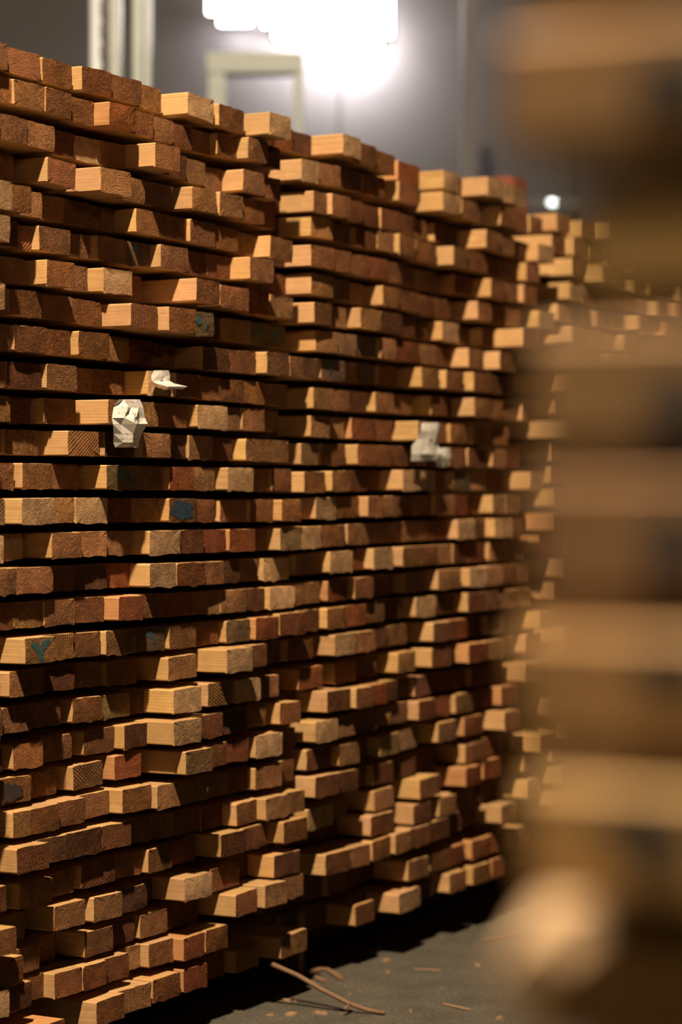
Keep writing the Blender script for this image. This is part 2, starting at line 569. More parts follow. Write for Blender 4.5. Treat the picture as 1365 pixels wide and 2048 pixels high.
def tint_for(fl):
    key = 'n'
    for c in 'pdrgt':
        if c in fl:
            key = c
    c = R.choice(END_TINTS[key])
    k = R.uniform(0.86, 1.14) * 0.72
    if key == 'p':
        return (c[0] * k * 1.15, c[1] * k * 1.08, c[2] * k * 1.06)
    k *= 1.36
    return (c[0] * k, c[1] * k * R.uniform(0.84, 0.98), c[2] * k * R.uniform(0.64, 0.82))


def plank_geo(w, h, L, fl='', rough=1.0):
    marked = any(c in fl for c in 'TBGtkK')
    """cross-section with worn edges, ragged at the sawn end; local x across, y back along the plank, z up, origin under the front"""
    nx, nz = 6, 3
    ring = []
    bv = R.uniform(0.0015, 0.0032)
    hx = w / 2
    for i in range(nx):
        ring.append((-hx + bv + (w - 2 * bv) * i / (nx - 1), 0.0))
    for i in range(nz):
        ring.append((hx, bv + (h - 2 * bv) * i / (nz - 1)))
    for i in range(nx):
        ring.append((hx - bv - (w - 2 * bv) * i / (nx - 1), h))
    for i in range(nz):
        ring.append((-hx, h - bv - (h - 2 * bv) * i / (nz - 1)))
    n = len(ring)
    verts, faces, mi = [], [], []
    skew = R.uniform(-0.03, 0.03) * (0 if marked else 1)
    bow = R.uniform(-0.0008, 0.0006)
    for j, y in enumerate((0.0, 0.006, 0.03, L)):
        for (x, z) in ring:
            jy = jx = jz = 0.0
            if j == 0:
                jy = R.uniform(-0.0009, 0.0009) * rough + x * skew
                jx = R.uniform(-0.0007, 0.0007) * rough
                jz = R.uniform(-0.0009, 0.0007) * rough
                if z < 0.002 and R.random() < (0.45 if 'p' in fl else 0.12):
                    jz -= R.uniform(0.001, 0.0035)
            elif j == 1:
                jy = x * skew
            verts.append((x + jx, y + jy, z + jz))
    for j in range(3):
        for k in range(n):
            k2 = (k + 1) % n
            faces.append((j * n + k, j * n + k2, (j + 1) * n + k2, (j + 1) * n + k))
            mi.append(1)
    # sawn end: an inner loop and a middle, slightly uneven
    c = len(verts)
    for (x, z) in ring:
        verts.append((x * 0.55, bow + x * 0.55 * skew, h / 2 + (z - h / 2) * 0.5))
    mid = len(verts)
    verts.append((0, bow * 1.2, h / 2))
    for k in range(n):
        k2 = (k + 1) % n
        faces.append((k2, k, c + k, c + k2))
        mi.append(0)
        faces.append((c + k2, c + k, mid))
        mi.append(0)
    faces.append(tuple(3 * n + k for k in range(n)))
    mi.append(0)
    # wood-space: pith somewhere in or below the plank
    px = R.uniform(-0.05, 0.05)
    pz = R.choice((R.uniform(-0.09, -0.01), R.uniform(0.0, h), R.uniform(h, h + 0.08)))
    oy = R.uniform(0, 40)
    tilt = R.uniform(-0.015, 0.015)
    wood = [(v[0] - px + v[1] * tilt, v[1] + oy, v[2] - pz + v[1] * tilt * 0.5) for v in verts]
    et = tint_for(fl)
    ra = R.uniform(0.25, 0.5) if 'p' in fl else R.choice((R.uniform(0.45, 0.9), R.uniform(0.9, 1.5)))
    sa = R.uniform(0.25, 0.65) if (R.random() < 0.15 and 'p' not in fl) else 0.0
    an = R.choice((R.uniform(0.6, 1.1), R.uniform(2.0, 2.6), R.uniform(-0.15, 0.15)))
    saw = [(v[0] * math.cos(an) + v[2] * math.sin(an), sa, ra) for v in verts]
    k = R.uniform(0.86, 1.1) * 0.72
    st = (0.60 * k, 0.375 * k * R.uniform(0.95, 1.04), 0.168 * k * R.uniform(0.85, 1.1))
    if 'r' in fl:
        st = (0.56 * k, 0.29 * k, 0.12 * k)
    return verts, faces, mi, wood, et, st, saw


def build_mesh(name, parts):
    V, Fc, MI, W, E, S = [], [], [], [], [], []
    SW = []
    for pt in parts:
        verts, faces, mi, wood, et, st = pt[:6]
        SW += pt[6] if len(pt) > 6 else [(0, 0, 1)] * len(verts)
        b = len(V)
        V += [tuple(v) for v in verts]
        Fc += [tuple(i + b for i in f) for f in faces]
        MI += mi
        W += wood
        E += [et] * len(verts)
        S += [st] * len(verts)
    me = mesh_from(name, V, Fc, [M_END, M_SIDE], MI)
    a = me.attributes.new('wood', 'FLOAT_VECTOR', 'POINT')
    a.data.foreach_set('vector', [c for v in W for c in v])
    a = me.attributes.new('sawn', 'FLOAT_VECTOR', 'POINT')
    a.data.foreach_set('vector', [c for v in SW for c in v])
    for nm, arr in (('end_tint', E), ('side_tint', S)):
        a = me.attributes.new(nm, 'FLOAT_COLOR', 'POINT')
        a.data.foreach_set('color', [c for v in arr for c in (*v, 1.0)])
    return me


FACE_ANG = math.atan2(D.y, D.x)


def plank_matrix(q):
    sc = (q['sl'] + q['sr']) / 2
    loc = P0 + D * sc + N * q['p']
    loc.z = q['zt'] - BOARD_H
    yaw = q.get('yaw', 0.0)
    return Matrix.Translation(loc) @ Matrix.Rotation(FACE_ANG + yaw, 4, 'Z') @ Matrix.Rotation(-q['roll'], 4, 'Y')


def blot(name, parent, pts, mat, label, y=-0.0012, thick=0.0004):
    """paint or stain with a little body on the sawn end of a plank (x, z outline in plank space)"""
    v = [(x, y, z) for x, z in pts]
    f = [tuple(range(len(pts)))]
    o = new_obj(name, mesh_from(name, v, f, [mat]), parent)
    o['label'] = label
    return o


def ragged(cx, cz, rx, rz, n=16):
    return [(cx + rx * math.cos(2 * math.pi * i / n) * R.uniform(0.72, 1.1),
             cz + rz * math.sin(2 * math.pi * i / n) * R.uniform(0.72, 1.1)) for i in range(n)]


ORD = ['', 'first', 'second', 'third', 'fourth', 'fifth', 'sixth', 'seventh', 'eighth', 'ninth', 'tenth', 'eleventh', 'twelfth',
       'thirteenth', 'fourteenth', 'fifteenth', 'sixteenth', 'seventeenth', 'eighteenth', 'nineteenth', 'twentieth',
       'twenty-first', 'twenty-second', 'twenty-third', 'twenty-fourth', 'twenty-fifth', 'twenty-sixth', 'twenty-seventh',
       'twenty-eighth', 'twenty-ninth', 'thirtieth']


def look_of(q):
    fl = q['fl']
    if 'T' in fl:
        return 'plank end with teal Y'
    if 'B' in fl:
        return 'plank end blotted dark blue'
    if 't' in fl or 'G' in fl:
        return 'plank end with teal paint'
    if 'k' in fl:
        return 'plank end with bark hollow'
    if 'K' in fl:
        return 'plank with knotty side'
    base = 'pale' if 'p' in fl else 'dark' if 'd' in fl else 'reddish' if 'r' in fl else 'greyish' if 'g' in fl else 'brown'
    pos = ' jutting out' if q['p'] > 0.045 else ' set back' if q['p'] < -0.05 else ''
    return base + ' plank end' + pos


# which planks are individuals: the ones that show largest
cand = []
for rows, st in ((A, 'A'), (B, 'B')):
    for ri, row in enumerate(rows):
        vis = [q for q in row if q['xr'] > 4]
        for i, q in enumerate(vis):
            q['st'], q['ri'], q['ci'] = st, ri + 1, i + 1
            big = (min(1045, q['xr']) - max(0, q['xl'])) * (1.15 if q['p'] > 0 else 1.0) * (1 - 0.0003 * max(0, q['xl']))
            cand.append((big + (1000 if st == 'A' else 0) + (60 if q['fl'] else 0) * (st == 'B'), q))
cand.sort(key=lambda t: -t[0])
N_SINGLE = 330
single = set(id(q) for _, q in cand[:N_SINGLE])
rest_parts = []


def world_part(q, geo, M):
    return ([tuple(M @ Vector(v)) for v in geo[0]], *geo[1:])


STACK_NAME = {'A': 'near left stack', 'B': 'middle stack'}
for rows in (A, B):
    for row in rows:
        for q in row:
            q['yaw'] = R.uniform(-0.006, 0.006)
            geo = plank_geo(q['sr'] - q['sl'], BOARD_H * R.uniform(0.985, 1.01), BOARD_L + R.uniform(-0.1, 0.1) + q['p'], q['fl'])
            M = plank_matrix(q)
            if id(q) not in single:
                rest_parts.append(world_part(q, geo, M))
                continue
            o = new_obj('plank', build_mesh('plank', [geo]))
            o.matrix_world = M
            lab = '%s, %s from left in %s row from top, %s' % (look_of(q), ORD[q['ci']], ORD[q['ri']], STACK_NAME[q['st']])
            tag(o, lab, 'plank', 'planks of the ' + STACK_NAME[q['st']])
            wq = q['sr'] - q['sl']
            h = BOARD_H
            if 'T' in q['fl']:
                a = wq * 0.36
                blot('paint_or_shade_mark', o, [(u + R.uniform(-.0012, .0012), v + R.uniform(-.0012, .0012)) for u, v in ((-a, h * .78), (-a * .35, h * .86), (-a * .02, h * .5), (a * .1, h * .88), (a * .9, h * .95),
                                       (a * .75, h * .7), (a * .25, h * .4), (a * .2, h * .05), (-a * .12, h * .03), (-a * .2, h * .36),
                                       (-a * .6, h * .55))], M_TEAL, 'teal painted letter Y')
            elif 'B' in q['fl']:
                blot('paint_or_shade_mark', o, ragged(-wq * .05, h * .52, wq * .46, h * .46, 40), M_BLUE, 'dark blue blot, paint mixed with gap shade')
                blot('paint_or_shade_mark', o, ragged(wq * .28, h * .30, wq * .12, h * .14, 12), M_BLUE, 'small dark blue paint blot', y=-0.0016)
            elif 'G' in q['fl']:
                blot('paint_or_shade_mark', o, ragged(-wq * .25, h * .5, wq * .10, h * .30, 14), M_TEAL, 'green paint dash')
            elif 't' in q['fl']:
                m = R.choice((M_BLUE, M_TEAL))
                blot('paint_or_shade_mark', o, ragged(R.uniform(-.15, .2) * wq, h * R.uniform(.6, .78), wq * R.uniform(.08, .13), h * R.uniform(.12, .2), 14),
                     M_TEAL, 'teal paint mark')
                blot('paint_or_shade_mark', o, ragged(R.uniform(-.3, .3) * wq, h * R.uniform(.35, .5), wq * .05, h * .16, 12), m, 'small paint mark', y=-0.0016)
            if 'k' in q['fl']:
                blot('bark', o, ragged(-wq * .08, h * .45, wq * .40, h * .38, 22), M_BARK_SHADOW, 'dark torn bark')
            if 'K' in q['fl']:
                pts = ragged(0, 0, .008, .006, 12)
                v = [(-wq / 2 - .0006, .075 + a, h * .66 + b) for a, b in pts]
                kn = new_obj('knot', mesh_from('knot', v, [tuple(range(12))], [M_KNOT]), o)
                kn['label'] = 'brown knot'

# the remaining rows: ends beyond the frame, the far stack and the spacer strips inside the gaps
def filler(s0, s1, ri, zt, fl=''):
    s = s0
    while s < s1 - 0.05:
        wv = BOARD_W * R.uniform(0.97, 1.03)
        q = dict(sl=s, sr=s + wv - 0.001, p=R.choice((R.uniform(-0.01, 0.01), R.uniform(-0.05, 0.05), R.uniform(0.0, 0.06))),
                 roll=R.uniform(-.01, .01), zt=zt + R.uniform(-.002, .002), yaw=R.uniform(-.006, .006))
        f = R.choice(('', '', '', 'p', 'd', 'r'))
        rest_parts.append(world_part(q, plank_geo(q['sr'] - q['sl'], BOARD_H, BOARD_L, f), plank_matrix(q)))
        s += wv


for ri, row in enumerate(A):
    s0 = min(q['sl'] for q in row)
    zt = min(row, key=lambda q: q['sl'])['zt']
    filler(s0 - 0.004 - 3 * BOARD_W * 1.03, s0 - 0.004, ri, zt)
b_end = max(q['sr'] for row in B for q in row)
C_START = 2.36
print('B end', b_end)
for k in range(28):
    zt = 1.775 - 0.0597 * k
    st = C_START + R.uniform(0, 0.05)
    lim = max([u['sr'] for r2 in B for u in r2 if abs(u['zt'] - zt) < BOARD_H + 0.012] or [-9])
    filler(max(st, lim + 0.01), 3.7, k, zt)


def strip(s0, s1, pc, z0, z1, wd=0.045):
    v, f = box_geo(s0, s1, -wd / 2, wd / 2, z0, z1)
    vv = [P0 + D * a + N * (pc + b) + UP * c for a, b, c in v]
    wood = [(c[2] + 0.03, c[0] + 3, c[1] + 0.02) for c in v]
    rest_parts.append((vv, f, [1] * 6, wood, (0.2, 0.1, 0.05), (0.30, 0.17, 0.08)))


for rows in (A, B):
    for up, lo in zip(rows, rows[1:]):
        # short lengths of spacer that follow the sag of the row
        s0 = max(min(q['sl'] for q in up), min(q['sl'] for q in lo))
        s1 = min(max(q['sr'] for q in up), max(q['sr'] for q in lo))
        for q in up:
            a, b = max(q['sl'], s0), min(q['sr'], s1)
            if b - a < 0.02:
                continue
            top = q['zt'] - BOARD_H - abs(q['roll']) * 0.05
            under = [u['zt'] + abs(u['roll']) * 0.05 for u in lo if u['sl'] < b and u['sr'] > a]
            bot = max(under) if under else top - 0.014
            if top - bot > 0.002:
                for pc in (-0.24, -1.0):
                    strip(a, b, pc, bot + .0003, top - .0003)

stuff = new_obj('stacked_lumber', build_mesh('stacked_lumber', rest_parts))
tag(stuff, 'farther planks of the middle and far stacks with the spacer strips between rows', 'lumber', kind='stuff')

# bearers that carry the bottom rows
M_BEAR = plain('weathered_beam', (0.10, 0.055, 0.028), 0.9, noise=(40, 0.4))
for nm, s0, s1, rows, pc in (('near left stack', -0.45, 1.05, A, -0.30), ('middle stack', 1.15, 2.30, B, -0.30)):
    zt = min(q['zt'] for q in rows[-1]) - BOARD_H - 0.004
    o = bevel_box('bearer_beam', (s1 - s0, 0.09, zt), M_BEAR, 0.004)
    c = P0 + D * (s0 + s1) / 2 + N * pc
    o.location = (c.x, c.y, 0)
    o.rotation_euler = (0, 0, FACE_ANG)
    tag(o, 'dark bearer beam in the shadow under the ' + nm, 'beam')

# short wedge block showing under the middle stack
s_ = s_at(652, -.02)
Zb = proj(s_, -.02)[1]
zb1 = CAM_Z - (1826 - HZ) * Zb / F_PX
o = bevel_box('wedge_block', (.040, .07, zb1), M_BEAR, .003)
c = P0 + D * s_ - N * .115
o.location = (c.x, c.y, 0)
o.rotation_euler = (0, 0, FACE_ANG)
for v in o.data.vertices:
    if v.co.z < zb1 / 2:
        v.co.x *= .55
tag(o, 'narrow upright wedge block in the dark under the middle stack', 'block')

# ---------------------------------------------------------------- ground and background setting
def ground_material():
    m, nt, b = mat_new('gritty_asphalt')
    tc = nt.nodes.new('ShaderNodeTexCoord')
    n1 = noise_node(nt, tc.outputs['Object'], 9, 5)
    n2 = noise_node(nt, tc.outputs['Object'], 110, 6, 0.7)
    v = nt.nodes.new('ShaderNodeTexVoronoi')
    v.inputs['Scale'].default_value = 70
    nt.links.new(tc.outputs['Object'], v.inputs['Vector'])
    ramp = nt.nodes.new('ShaderNodeValToRGB')
    e = ramp.color_ramp.elements
    e[0].position = 0.30
    e[0].color = (0.024, 0.024, 0.020, 1)
    e[1].position = 0.72
    e[1].color = (0.185, 0.165, 0.118, 1)
    mixv = nmath(nt, 'ADD', nmath(nt, 'MULTIPLY', n1, 0.3), nmath(nt, 'MULTIPLY', n2, 0.7))
    nt.links.new(mixv, ramp.inputs[0])
    nt.links.new(ramp.outputs[0], b.inputs['Base Color'])
    b.inputs['Roughness'].default_value = 0.9
    bp = nt.nodes.new('ShaderNodeBump')
    bp.inputs['Strength'].default_value = 0.9
    bp.inputs['Distance'].default_value = 0.014
    hh = nmath(nt, 'ADD', n2, nmath(nt, 'MULTIPLY', v.outputs['Distance'], 0.5))
    nt.links.new(hh, bp.inputs['Height'])
    nt.links.new(bp.outputs[0], b.inputs['Normal'])
    return m


bm = bmesh.new()
bmesh.ops.create_grid(bm, x_segments=90, y_segments=90, size=1.0)
RG = random.Random(5)
for v in bm.verts:
    v.co = Vector((v.co.x * 9, 3.5 + v.co.y * 9.5, 0))
fl = bpy.data.meshes.new('floor')
bm.to_mesh(fl)
bm.free()
fl.materials.append(ground_material())
floor = new_obj('floor', fl)
tag(floor, 'gritty dark grey asphalt floor strewn with bark and wood chips', None, kind='structure')

M_CLAD = plain('blue_grey_cladding', (0.026, 0.0248, 0.0258), 0.7, noise=(1.5, 0.15))
WALL_Y = 12.2
vs, fs = [], []
x = -6.0
prof = []
while x < 6.0:
    prof += [(x, 0), (x + 1.18, 0), (x + 1.185, -0.02), (x + 1.195, -0.02)]
    x += 1.2
for a, dpt in prof:
    vs += [(a, WALL_Y - dpt, 0), (a, WALL_Y - dpt, 6)]
fs = [(2 * i, 2 * i + 2, 2 * i + 3, 2 * i + 1) for i in range(len(prof) - 1)]
wall = new_obj('wall_back', mesh_from('wall_back', vs, fs, [M_CLAD]))
tag(wall, 'dark blue grey wall far behind the stacks', None, kind='structure')


def bg(xp, yp, Y):
    return Vector(((xp - CX) / F_PX * Y, Y, CAM_Z - (yp - HZ) * Y / F_PX))


def empty(name, loc):
    o = bpy.data.objects.new(name, None)
    COL.objects.link(o)
    o.location = loc
    return o


def sub_box(name, parent, p0, p1, y0, y1, mat, bev=0.006):
    """box between two picture corners at a true depth, child of parent"""
    a, b = p0, p1
    lo = Vector((min(a.x, b.x), y0, min(a.z, b.z)))
    hi = Vector((max(a.x, b.x), y1, max(a.z, b.z)))
    o = bevel_box(name, (hi.x - lo.x, hi.y - lo.y, hi.z - lo.z), mat, bev, parent)
    o.location = Vector(((lo.x + hi.x) / 2, (lo.y + hi.y) / 2, lo.z)) - Vector(parent.location)
    return o


# steel mast with ram and chain
M_PALE = plain('pale_painted_steel', (0.26, 0.32, 0.32), 0.45, noise=(14, 0.2))
M_RAM = plain('chromed_ram', (0.6, 0.68, 0.75), 0.3, 0.2)
M_DARKST = plain('dark_steel', (0.035, 0.035, 0.04), 0.5, 0.4)
MY = 8.0
mast = empty('steel_mast', (bg(240, 100, MY).x, MY, 0))
tag(mast, 'tall pale steel mast with chain and ram standing behind the near left stack', 'mast')
for xa, xb in ((222, 243), (268, 286), (289, 303)):
    a, b = bg(xa, -140, MY), bg(xb, 200, MY)
    b.z = 0.0
    sub_box('upright', mast, a, b, MY - 0.04, MY + 0.05, M_PALE)
a = bg(192, 0, MY)
vs_, fs_ = tube_geo([(a.x, MY + .03, 0), (a.x, MY + .03, 1.9), (a.x, MY + .03, 3.0)], [.024, .024, .024], 14)
o = new_obj('ram', mesh_from('ram', [Vector(v) - Vector(mast.location) for v in vs_], fs_, [M_RAM], smooth=True), mast)
vs_, fs_ = [], []
cx_ = bg(212, 0, MY).x
z = 0.3
i = 0
while z < 3.05:
    wv = .018 if i % 2 else .011
    v, f = box_geo(cx_ - wv, cx_ + wv, MY - .02, MY + .0, z, z + .034)
    n0 = len(vs_)
    vs_ += [Vector(q) - Vector(mast.location) for q in v]
    fs_ += [tuple(k + n0 for k in q) for q in f]
    z += .036
    i += 1
new_obj('chain', mesh_from('chain', vs_, fs_, [M_DARKST]), mast)
a, b = bg(176, 120, MY), bg(303, 150, MY)
a.z, b.z = 2.30, 2.36
sub_box('cross_member', mast, a, b, MY + .05, MY + .09, M_DARKST)
a.z, b.z = 0.4, 0.5
sub_box('cross_member', mast, a, b, MY + .05, MY + .09, M_DARKST)

# pale frame under the lamps
FY = 10.2
frame = empty('metal_frame', (bg(500, 100, FY).x, FY, 0))
tag(frame, 'blurred pale green metal frame below the bright floodlights', 'frame')
for xa, xb in ((418, 452), (588, 606)):
    a, b = bg(xa, 110, FY), bg(xb, 200, FY)
    b.z = 0
    sub_box('post', frame, a, b, FY - .04, FY + .05, M_PALE)
sub_box('beam', frame, bg(415, 108, FY), bg(608, 150, FY), FY - .05, FY + .06, M_PALE)

M_GREY = plain('grey_painted_post', (0.06, 0.06, 0.066), 0.6, noise=(10, 0.2))
po = empty('roof_post', (bg(938, 300, 10.5).x, 10.5, 0))
tag(po, 'faint grey post in the dark behind the middle stack', 'post')
a, b = bg(925, -60, 10.5), bg(951, 300, 10.5)
b.z = 0
sub_box('shaft', po, a, b, 10.45, 10.55, M_GREY)
o = bevel_box('foot_plate', (.16, .16, .015), M_GREY, .002, po)

# floodlights on the far wall
M_GLASS = plain('lit_floodlight_glass', (1, 1, 1), 0.3, emit=((1.0, 0.95, 0.88), 14.0))
LY = 11.62
for i, (xa, xb, ya, yb, nm) in enumerate(((416, 526, -40, 50, 'leftmost and lowest-lying of the bright floodlights far behind the stacks'),
                                          (526, 640, -30, 76, 'middle one of the bright floodlights far behind the stacks'),
                                          (622, 785, -60, 96, 'rightmost and largest of the bright floodlights far behind the stacks'))):
    a, b = bg(xa, ya, LY), bg(xb, yb, LY)
    c = (a + b) / 2
    fl_ = empty('floodlight', (c.x, LY, c.z))
    tag(fl_, nm, 'lamp', 'floodlights on the far wall')
    wv, hv = b.x - a.x, a.z - b.z
    hb = bevel_box('housing', (wv + .03, .12, hv + .03), M_DARKST, .05, fl_, (0, .075, -hv / 2 - .015))
    gl = bevel_box('glass', (wv, .12, hv), M_GLASS, .055, fl_, (0, .002, -hv / 2))
    gl['label'] = 'glowing white front glass'
    bevel_box('bracket', (.04, WALL_Y - LY - .135, .05), M_DARKST, .004, fl_, (0, .135 + (WALL_Y - LY - .135) / 2, -.025))
    lamp('wall_glow_helper', (c.x, LY + .42, c.z - .02), (20, 60, 250)[i], (1.0, 0.90, 0.88), 0.05)  # added unseen light behind the housing, makes the glow on the wall

wl = empty('wall_lamp', bg(1105, 405, 12.0))
tag(wl, 'tiny white lamp low in the dark between far stack and foreground', 'lamp')
bevel_box('glass', (.045, .03, .03), plain('small_lamp_glass', (1, 1, 1), .3, emit=((0.9, 1.0, 0.95), 3.0)), .008, wl, (0, -.03, -.018))
bevel_box('housing', (.30, .04, .05), M_GREY, .006, wl, (0, .01, -.03))

# reddish block on the far stack
c = P0 + D * s_at(1020, -.42) - N * 0.42
o = bevel_box('timber_block', (.10, .07, .185), plain('red_brown_timber', (0.16, 0.045, 0.022), .85, noise=(30, .3)), .006)
o.location = (c.x, c.y, 1.779)
o.rotation_euler = (0, 0, FACE_ANG)
tag(o, 'reddish-brown block lying on top of the far stack', 'block')


# ---------------------------------------------------------------- paper tags on the plank ends
def paper_material():
    m, nt, b = mat_new('printed_tag_paper')
    uv = nt.nodes.new('ShaderNodeUVMap')
    sep = nt.nodes.new('ShaderNodeSeparateXYZ')
    nt.links.new(uv.outputs[0], sep.inputs[0])
    mp = nt.nodes.new('ShaderNodeMapping')
    mp.inputs['Scale'].default_value = (26, 9, 1)
    nt.links.new(uv.outputs[0], mp.inputs['Vector'])
    letters = noise_node(nt, mp.outputs[0], 1.6, 2)
    line = nmath(nt, 'GREATER_THAN', nmath(nt, 'SINE', nmath(nt, 'MULTIPLY', sep.outputs[1], 62.0)), 0.25)
    ink = nmath(nt, 'MULTIPLY', line, nmath(nt, 'GREATER_THAN', letters, 0.53))
    zone = nmath(nt, 'GREATER_THAN', nmath(nt, 'ABSOLUTE', nmath(nt, 'SUBTRACT', sep.outputs[1], 0.56)), 0.15)
    margin = nmath(nt, 'LESS_THAN', nmath(nt, 'ABSOLUTE', nmath(nt, 'SUBTRACT', sep.outputs[0], 0.5)), 0.40)
    ink = nmath(nt, 'MULTIPLY', nmath(nt, 'MULTIPLY', ink, zone), margin)
    mx = nt.nodes.new('ShaderNodeMix')
    mx.data_type = 'RGBA'
    mx.inputs[6].default_value = (0.54, 0.53, 0.49, 1)
    mx.inputs[7].default_value = (0.16, 0.145, 0.13, 1)
    nt.links.new(nmath(nt, 'MULTIPLY', ink, 0.75), mx.inputs[0])
    nt.links.new(mx.outputs[2], b.inputs['Base Color'])
    b.inputs['Roughness'].default_value = 0.42
    return m


M_PAPER = paper_material()
M_INK = plain('dark_print', (0.045, 0.035, 0.03), 0.7)
M_STAPLE = plain('staple_steel', (0.6, 0.6, 0.6), 0.3, 0.9)


def plank_at(rows, ri, x):
    row = rows[ri - 1]
    return min(row, key=lambda q: 0 if q['xl'] <= x <= q['xr'] else min(abs(x - q['xl']), abs(x - q['xr'])))


def paper(label, outline, pbase, bulge, seed, nx=9, sub=3, amp=0.004, flat=None):
    """crumpled sheet; outline = rows of (picture row, left, right, extra protrusion)"""
    rg = random.Random(seed)
    rows = []
    for (y0, l0, r0, e0), (y1, l1, r1, e1) in zip(outline, outline[1:]):
        for k in range(sub):
            t = k / sub
            rows.append((y0 + (y1 - y0) * t, l0 + (l1 - l0) * t, r0 + (r1 - r0) * t, e0 + (e1 - e0) * t))
    rows.append(outline[-1])
    creases = [(rg.uniform(0, 1), rg.uniform(0, 1), rg.uniform(0, math.pi), rg.uniform(.5, 1)) for _ in range(9)]
    V, UV = [], []
    org = None
    for j, (y, l, r, e) in enumerate(rows):
        for i in range(nx + 1):
            u, v = i / nx, 1 - j / (len(rows) - 1)
            h = 0.0
            for (cu, cv, an, am) in creases:
                dd = (u - cu) * math.cos(an) + (v - cv) * math.sin(an)
                h += am * max(0, 1 - abs(dd) * 5)
            h = (h / 3.0 + rg.uniform(-.5, .5)) * amp
            if flat and abs(u - flat[0]) < .2 and abs(v - flat[1]) < .12:
                h = amp * 1.4
            pp = pbase + e + h + bulge * math.sin(math.pi * u)
            xx = l + (r - l) * u
            s = s_at(xx, pbase)
            Z = proj(s, pbase)[1]
            q = P0 + D * s + N * pp
            q.z = CAM_Z - (y - HZ) * Z / F_PX
            if org is None:
                org = q.copy()
            V.append(q)
            UV.append((u, v))
    Fc = []
    w_ = nx + 1
    for j in range(len(rows) - 1):
        for i in range(nx):
            a = j * w_ + i
            if rg.random() < .5:
                Fc += [(a, a + w_, a + 1), (a + 1, a + w_, a + w_ + 1)]
            else:
                Fc += [(a, a + w_, a + w_ + 1), (a, a + w_ + 1, a + 1)]
    me = mesh_from('paper_tag', [q - org for q in V], Fc, [M_PAPER])
    ul = me.uv_layers.new(name='UVMap')
    for lp in me.loops:
        ul.data[lp.index].uv = UV[lp.vertex_index]
    o = new_obj('paper_tag', me)
    o.location = org
    tag(o, label, 'paper tag', 'white tags stapled to plank ends')
    # staple
    st = bevel_box('staple', (.010, .0012, .0012), M_STAPLE, 0, o)
    q = V[w_ * 2 + nx // 2] - org + N * 0.0012
    st.location = q
    st.rotation_euler = (0, 0, FACE_ANG)
    return o, org, V, w_, len(rows)


qa = plank_at(A, 10, 325)
paper('small folded white tag on a plank end above the larger tag', [(741, 303, 334, .004), (752, 297, 335, .006), (762, 296, 333, .008), (767, 297, 336, .014), (774, 302, 344, .034), (779, 305, 340, .030)],
      qa['p'] + .004, .002, 4, nx=4, sub=1, amp=.003)
qa = plank_at(A, 11, 250)
o, org, V, w_, nr = paper('large crumpled white tag with printed emblem hanging over two plank rows',
                          [(799, 227, 282, .002), (815, 223, 283, .004), (836, 215, 283, .007), (848, 213, 281, .010), (868, 219, 277, .006), (885, 223, 273, .002), (895, 227, 270, .0)],
                          qa['p'] + .004, .005, 9, nx=4, sub=1, amp=.010, flat=(.5, .60))
# emblem: two posts with an H between, as printed on the tag
mid = V[int(.42 * (nr - 1)) * w_ + w_ // 2] - org + N * .0016
bars = [(-.0085, -.0065, -.007, .007), (.0055, .0075, -.007, .007), (-.004, -.0025, -.004, .004), (.0015, .003, -.004, .004),
        (-.0025, .0015, -.0008, .0008), (-.0065, -.0045, .0055, .007), (.0035, .0055, .0055, .007), (-.0065, -.0045, -.007, -.0055), (.0035, .0055, -.007, -.0055)]
vs_, fs_ = [], []
for x0, x1, z0, z1 in bars:
    n0 = len(vs_)
    vs_ += [mid + D * a + UP * b for a, b in ((x0, z0), (x1, z0), (x1, z1), (x0, z1))]
    fs_.append((n0, n0 + 1, n0 + 2, n0 + 3))
em = new_obj('printed_emblem', mesh_from('printed_emblem', vs_, fs_, [M_INK]), o)
em['label'] = 'dark printed emblem'
qa = plank_at(B, 11, 855)
paper('blurred white tag on the middle stack', [(846, 842, 877, .002), (862, 837, 877, .005), (878, 833, 874, .004), (892, 822, 874, .003), (908, 820, 878, .006), (922, 820, 876, .002)],
      qa['p'] + .004, .005, 15, nx=4, sub=1, amp=.005)
qa = plank_at(B, 12, 885)
paper('small scrap of white tag at lower right of the blurred tag', [(896, 877, 897, .002), (914, 873, 897, .005), (934, 870, 893, .003)], qa['p'] + .004, .002, 21, nx=3, sub=2, amp=.003)

# ---------------------------------------------------------------- debris on the ground
def gnd(xp, yp, z=0.0):
    Y = (CAM_Z - z) * F_PX / (yp - HZ)
    return Vector(((xp - CX) / F_PX * Y, Y, z))


M_TWIG = plain('brown_twig_bark', (0.15, 0.085, 0.045), 0.8, noise=(60, .35))
M_CHIP = plain('raw_wood_chip', (0.23, 0.145, 0.078), 0.8, noise=(60, .3))
s_ = s_at(541, .012)
top = P0 + D * s_ + N * .012
top.z = CAM_Z - (1927 - HZ) * proj(s_, .012)[1] / F_PX
tip = gnd(770, 2026, .005)
fork = top.lerp(tip, .70) + Vector((0, 0, -.012))
pa = [top, top.lerp(fork, .33) + Vector((.002, 0, .003)), top.lerp(fork, .66) + Vector((-.002, 0, .001)), fork, fork.lerp(tip, .5) + Vector((0, .004, 0)), tip]
pa[3].z = max(pa[3].z, .012)
pa[4].z = .008
tw = empty('twig', (fork.x, fork.y, 0))
tag(tw, 'long brown twig leaning from the floor against the bottom planks', 'twig')
v, f = tube_geo(pa, [.0052, .0050, .0048, .0046, .0042, .0036], 9)
new_obj('stem', mesh_from('stem', [q - Vector(tw.location) for q in v], f, [M_TWIG], smooth=True), tw)
side = [fork, fork + Vector((-.012, -.03, -.004)), gnd(700, 2024, .004)]
v, f = tube_geo(side, [.0035, .003, .0024], 7)
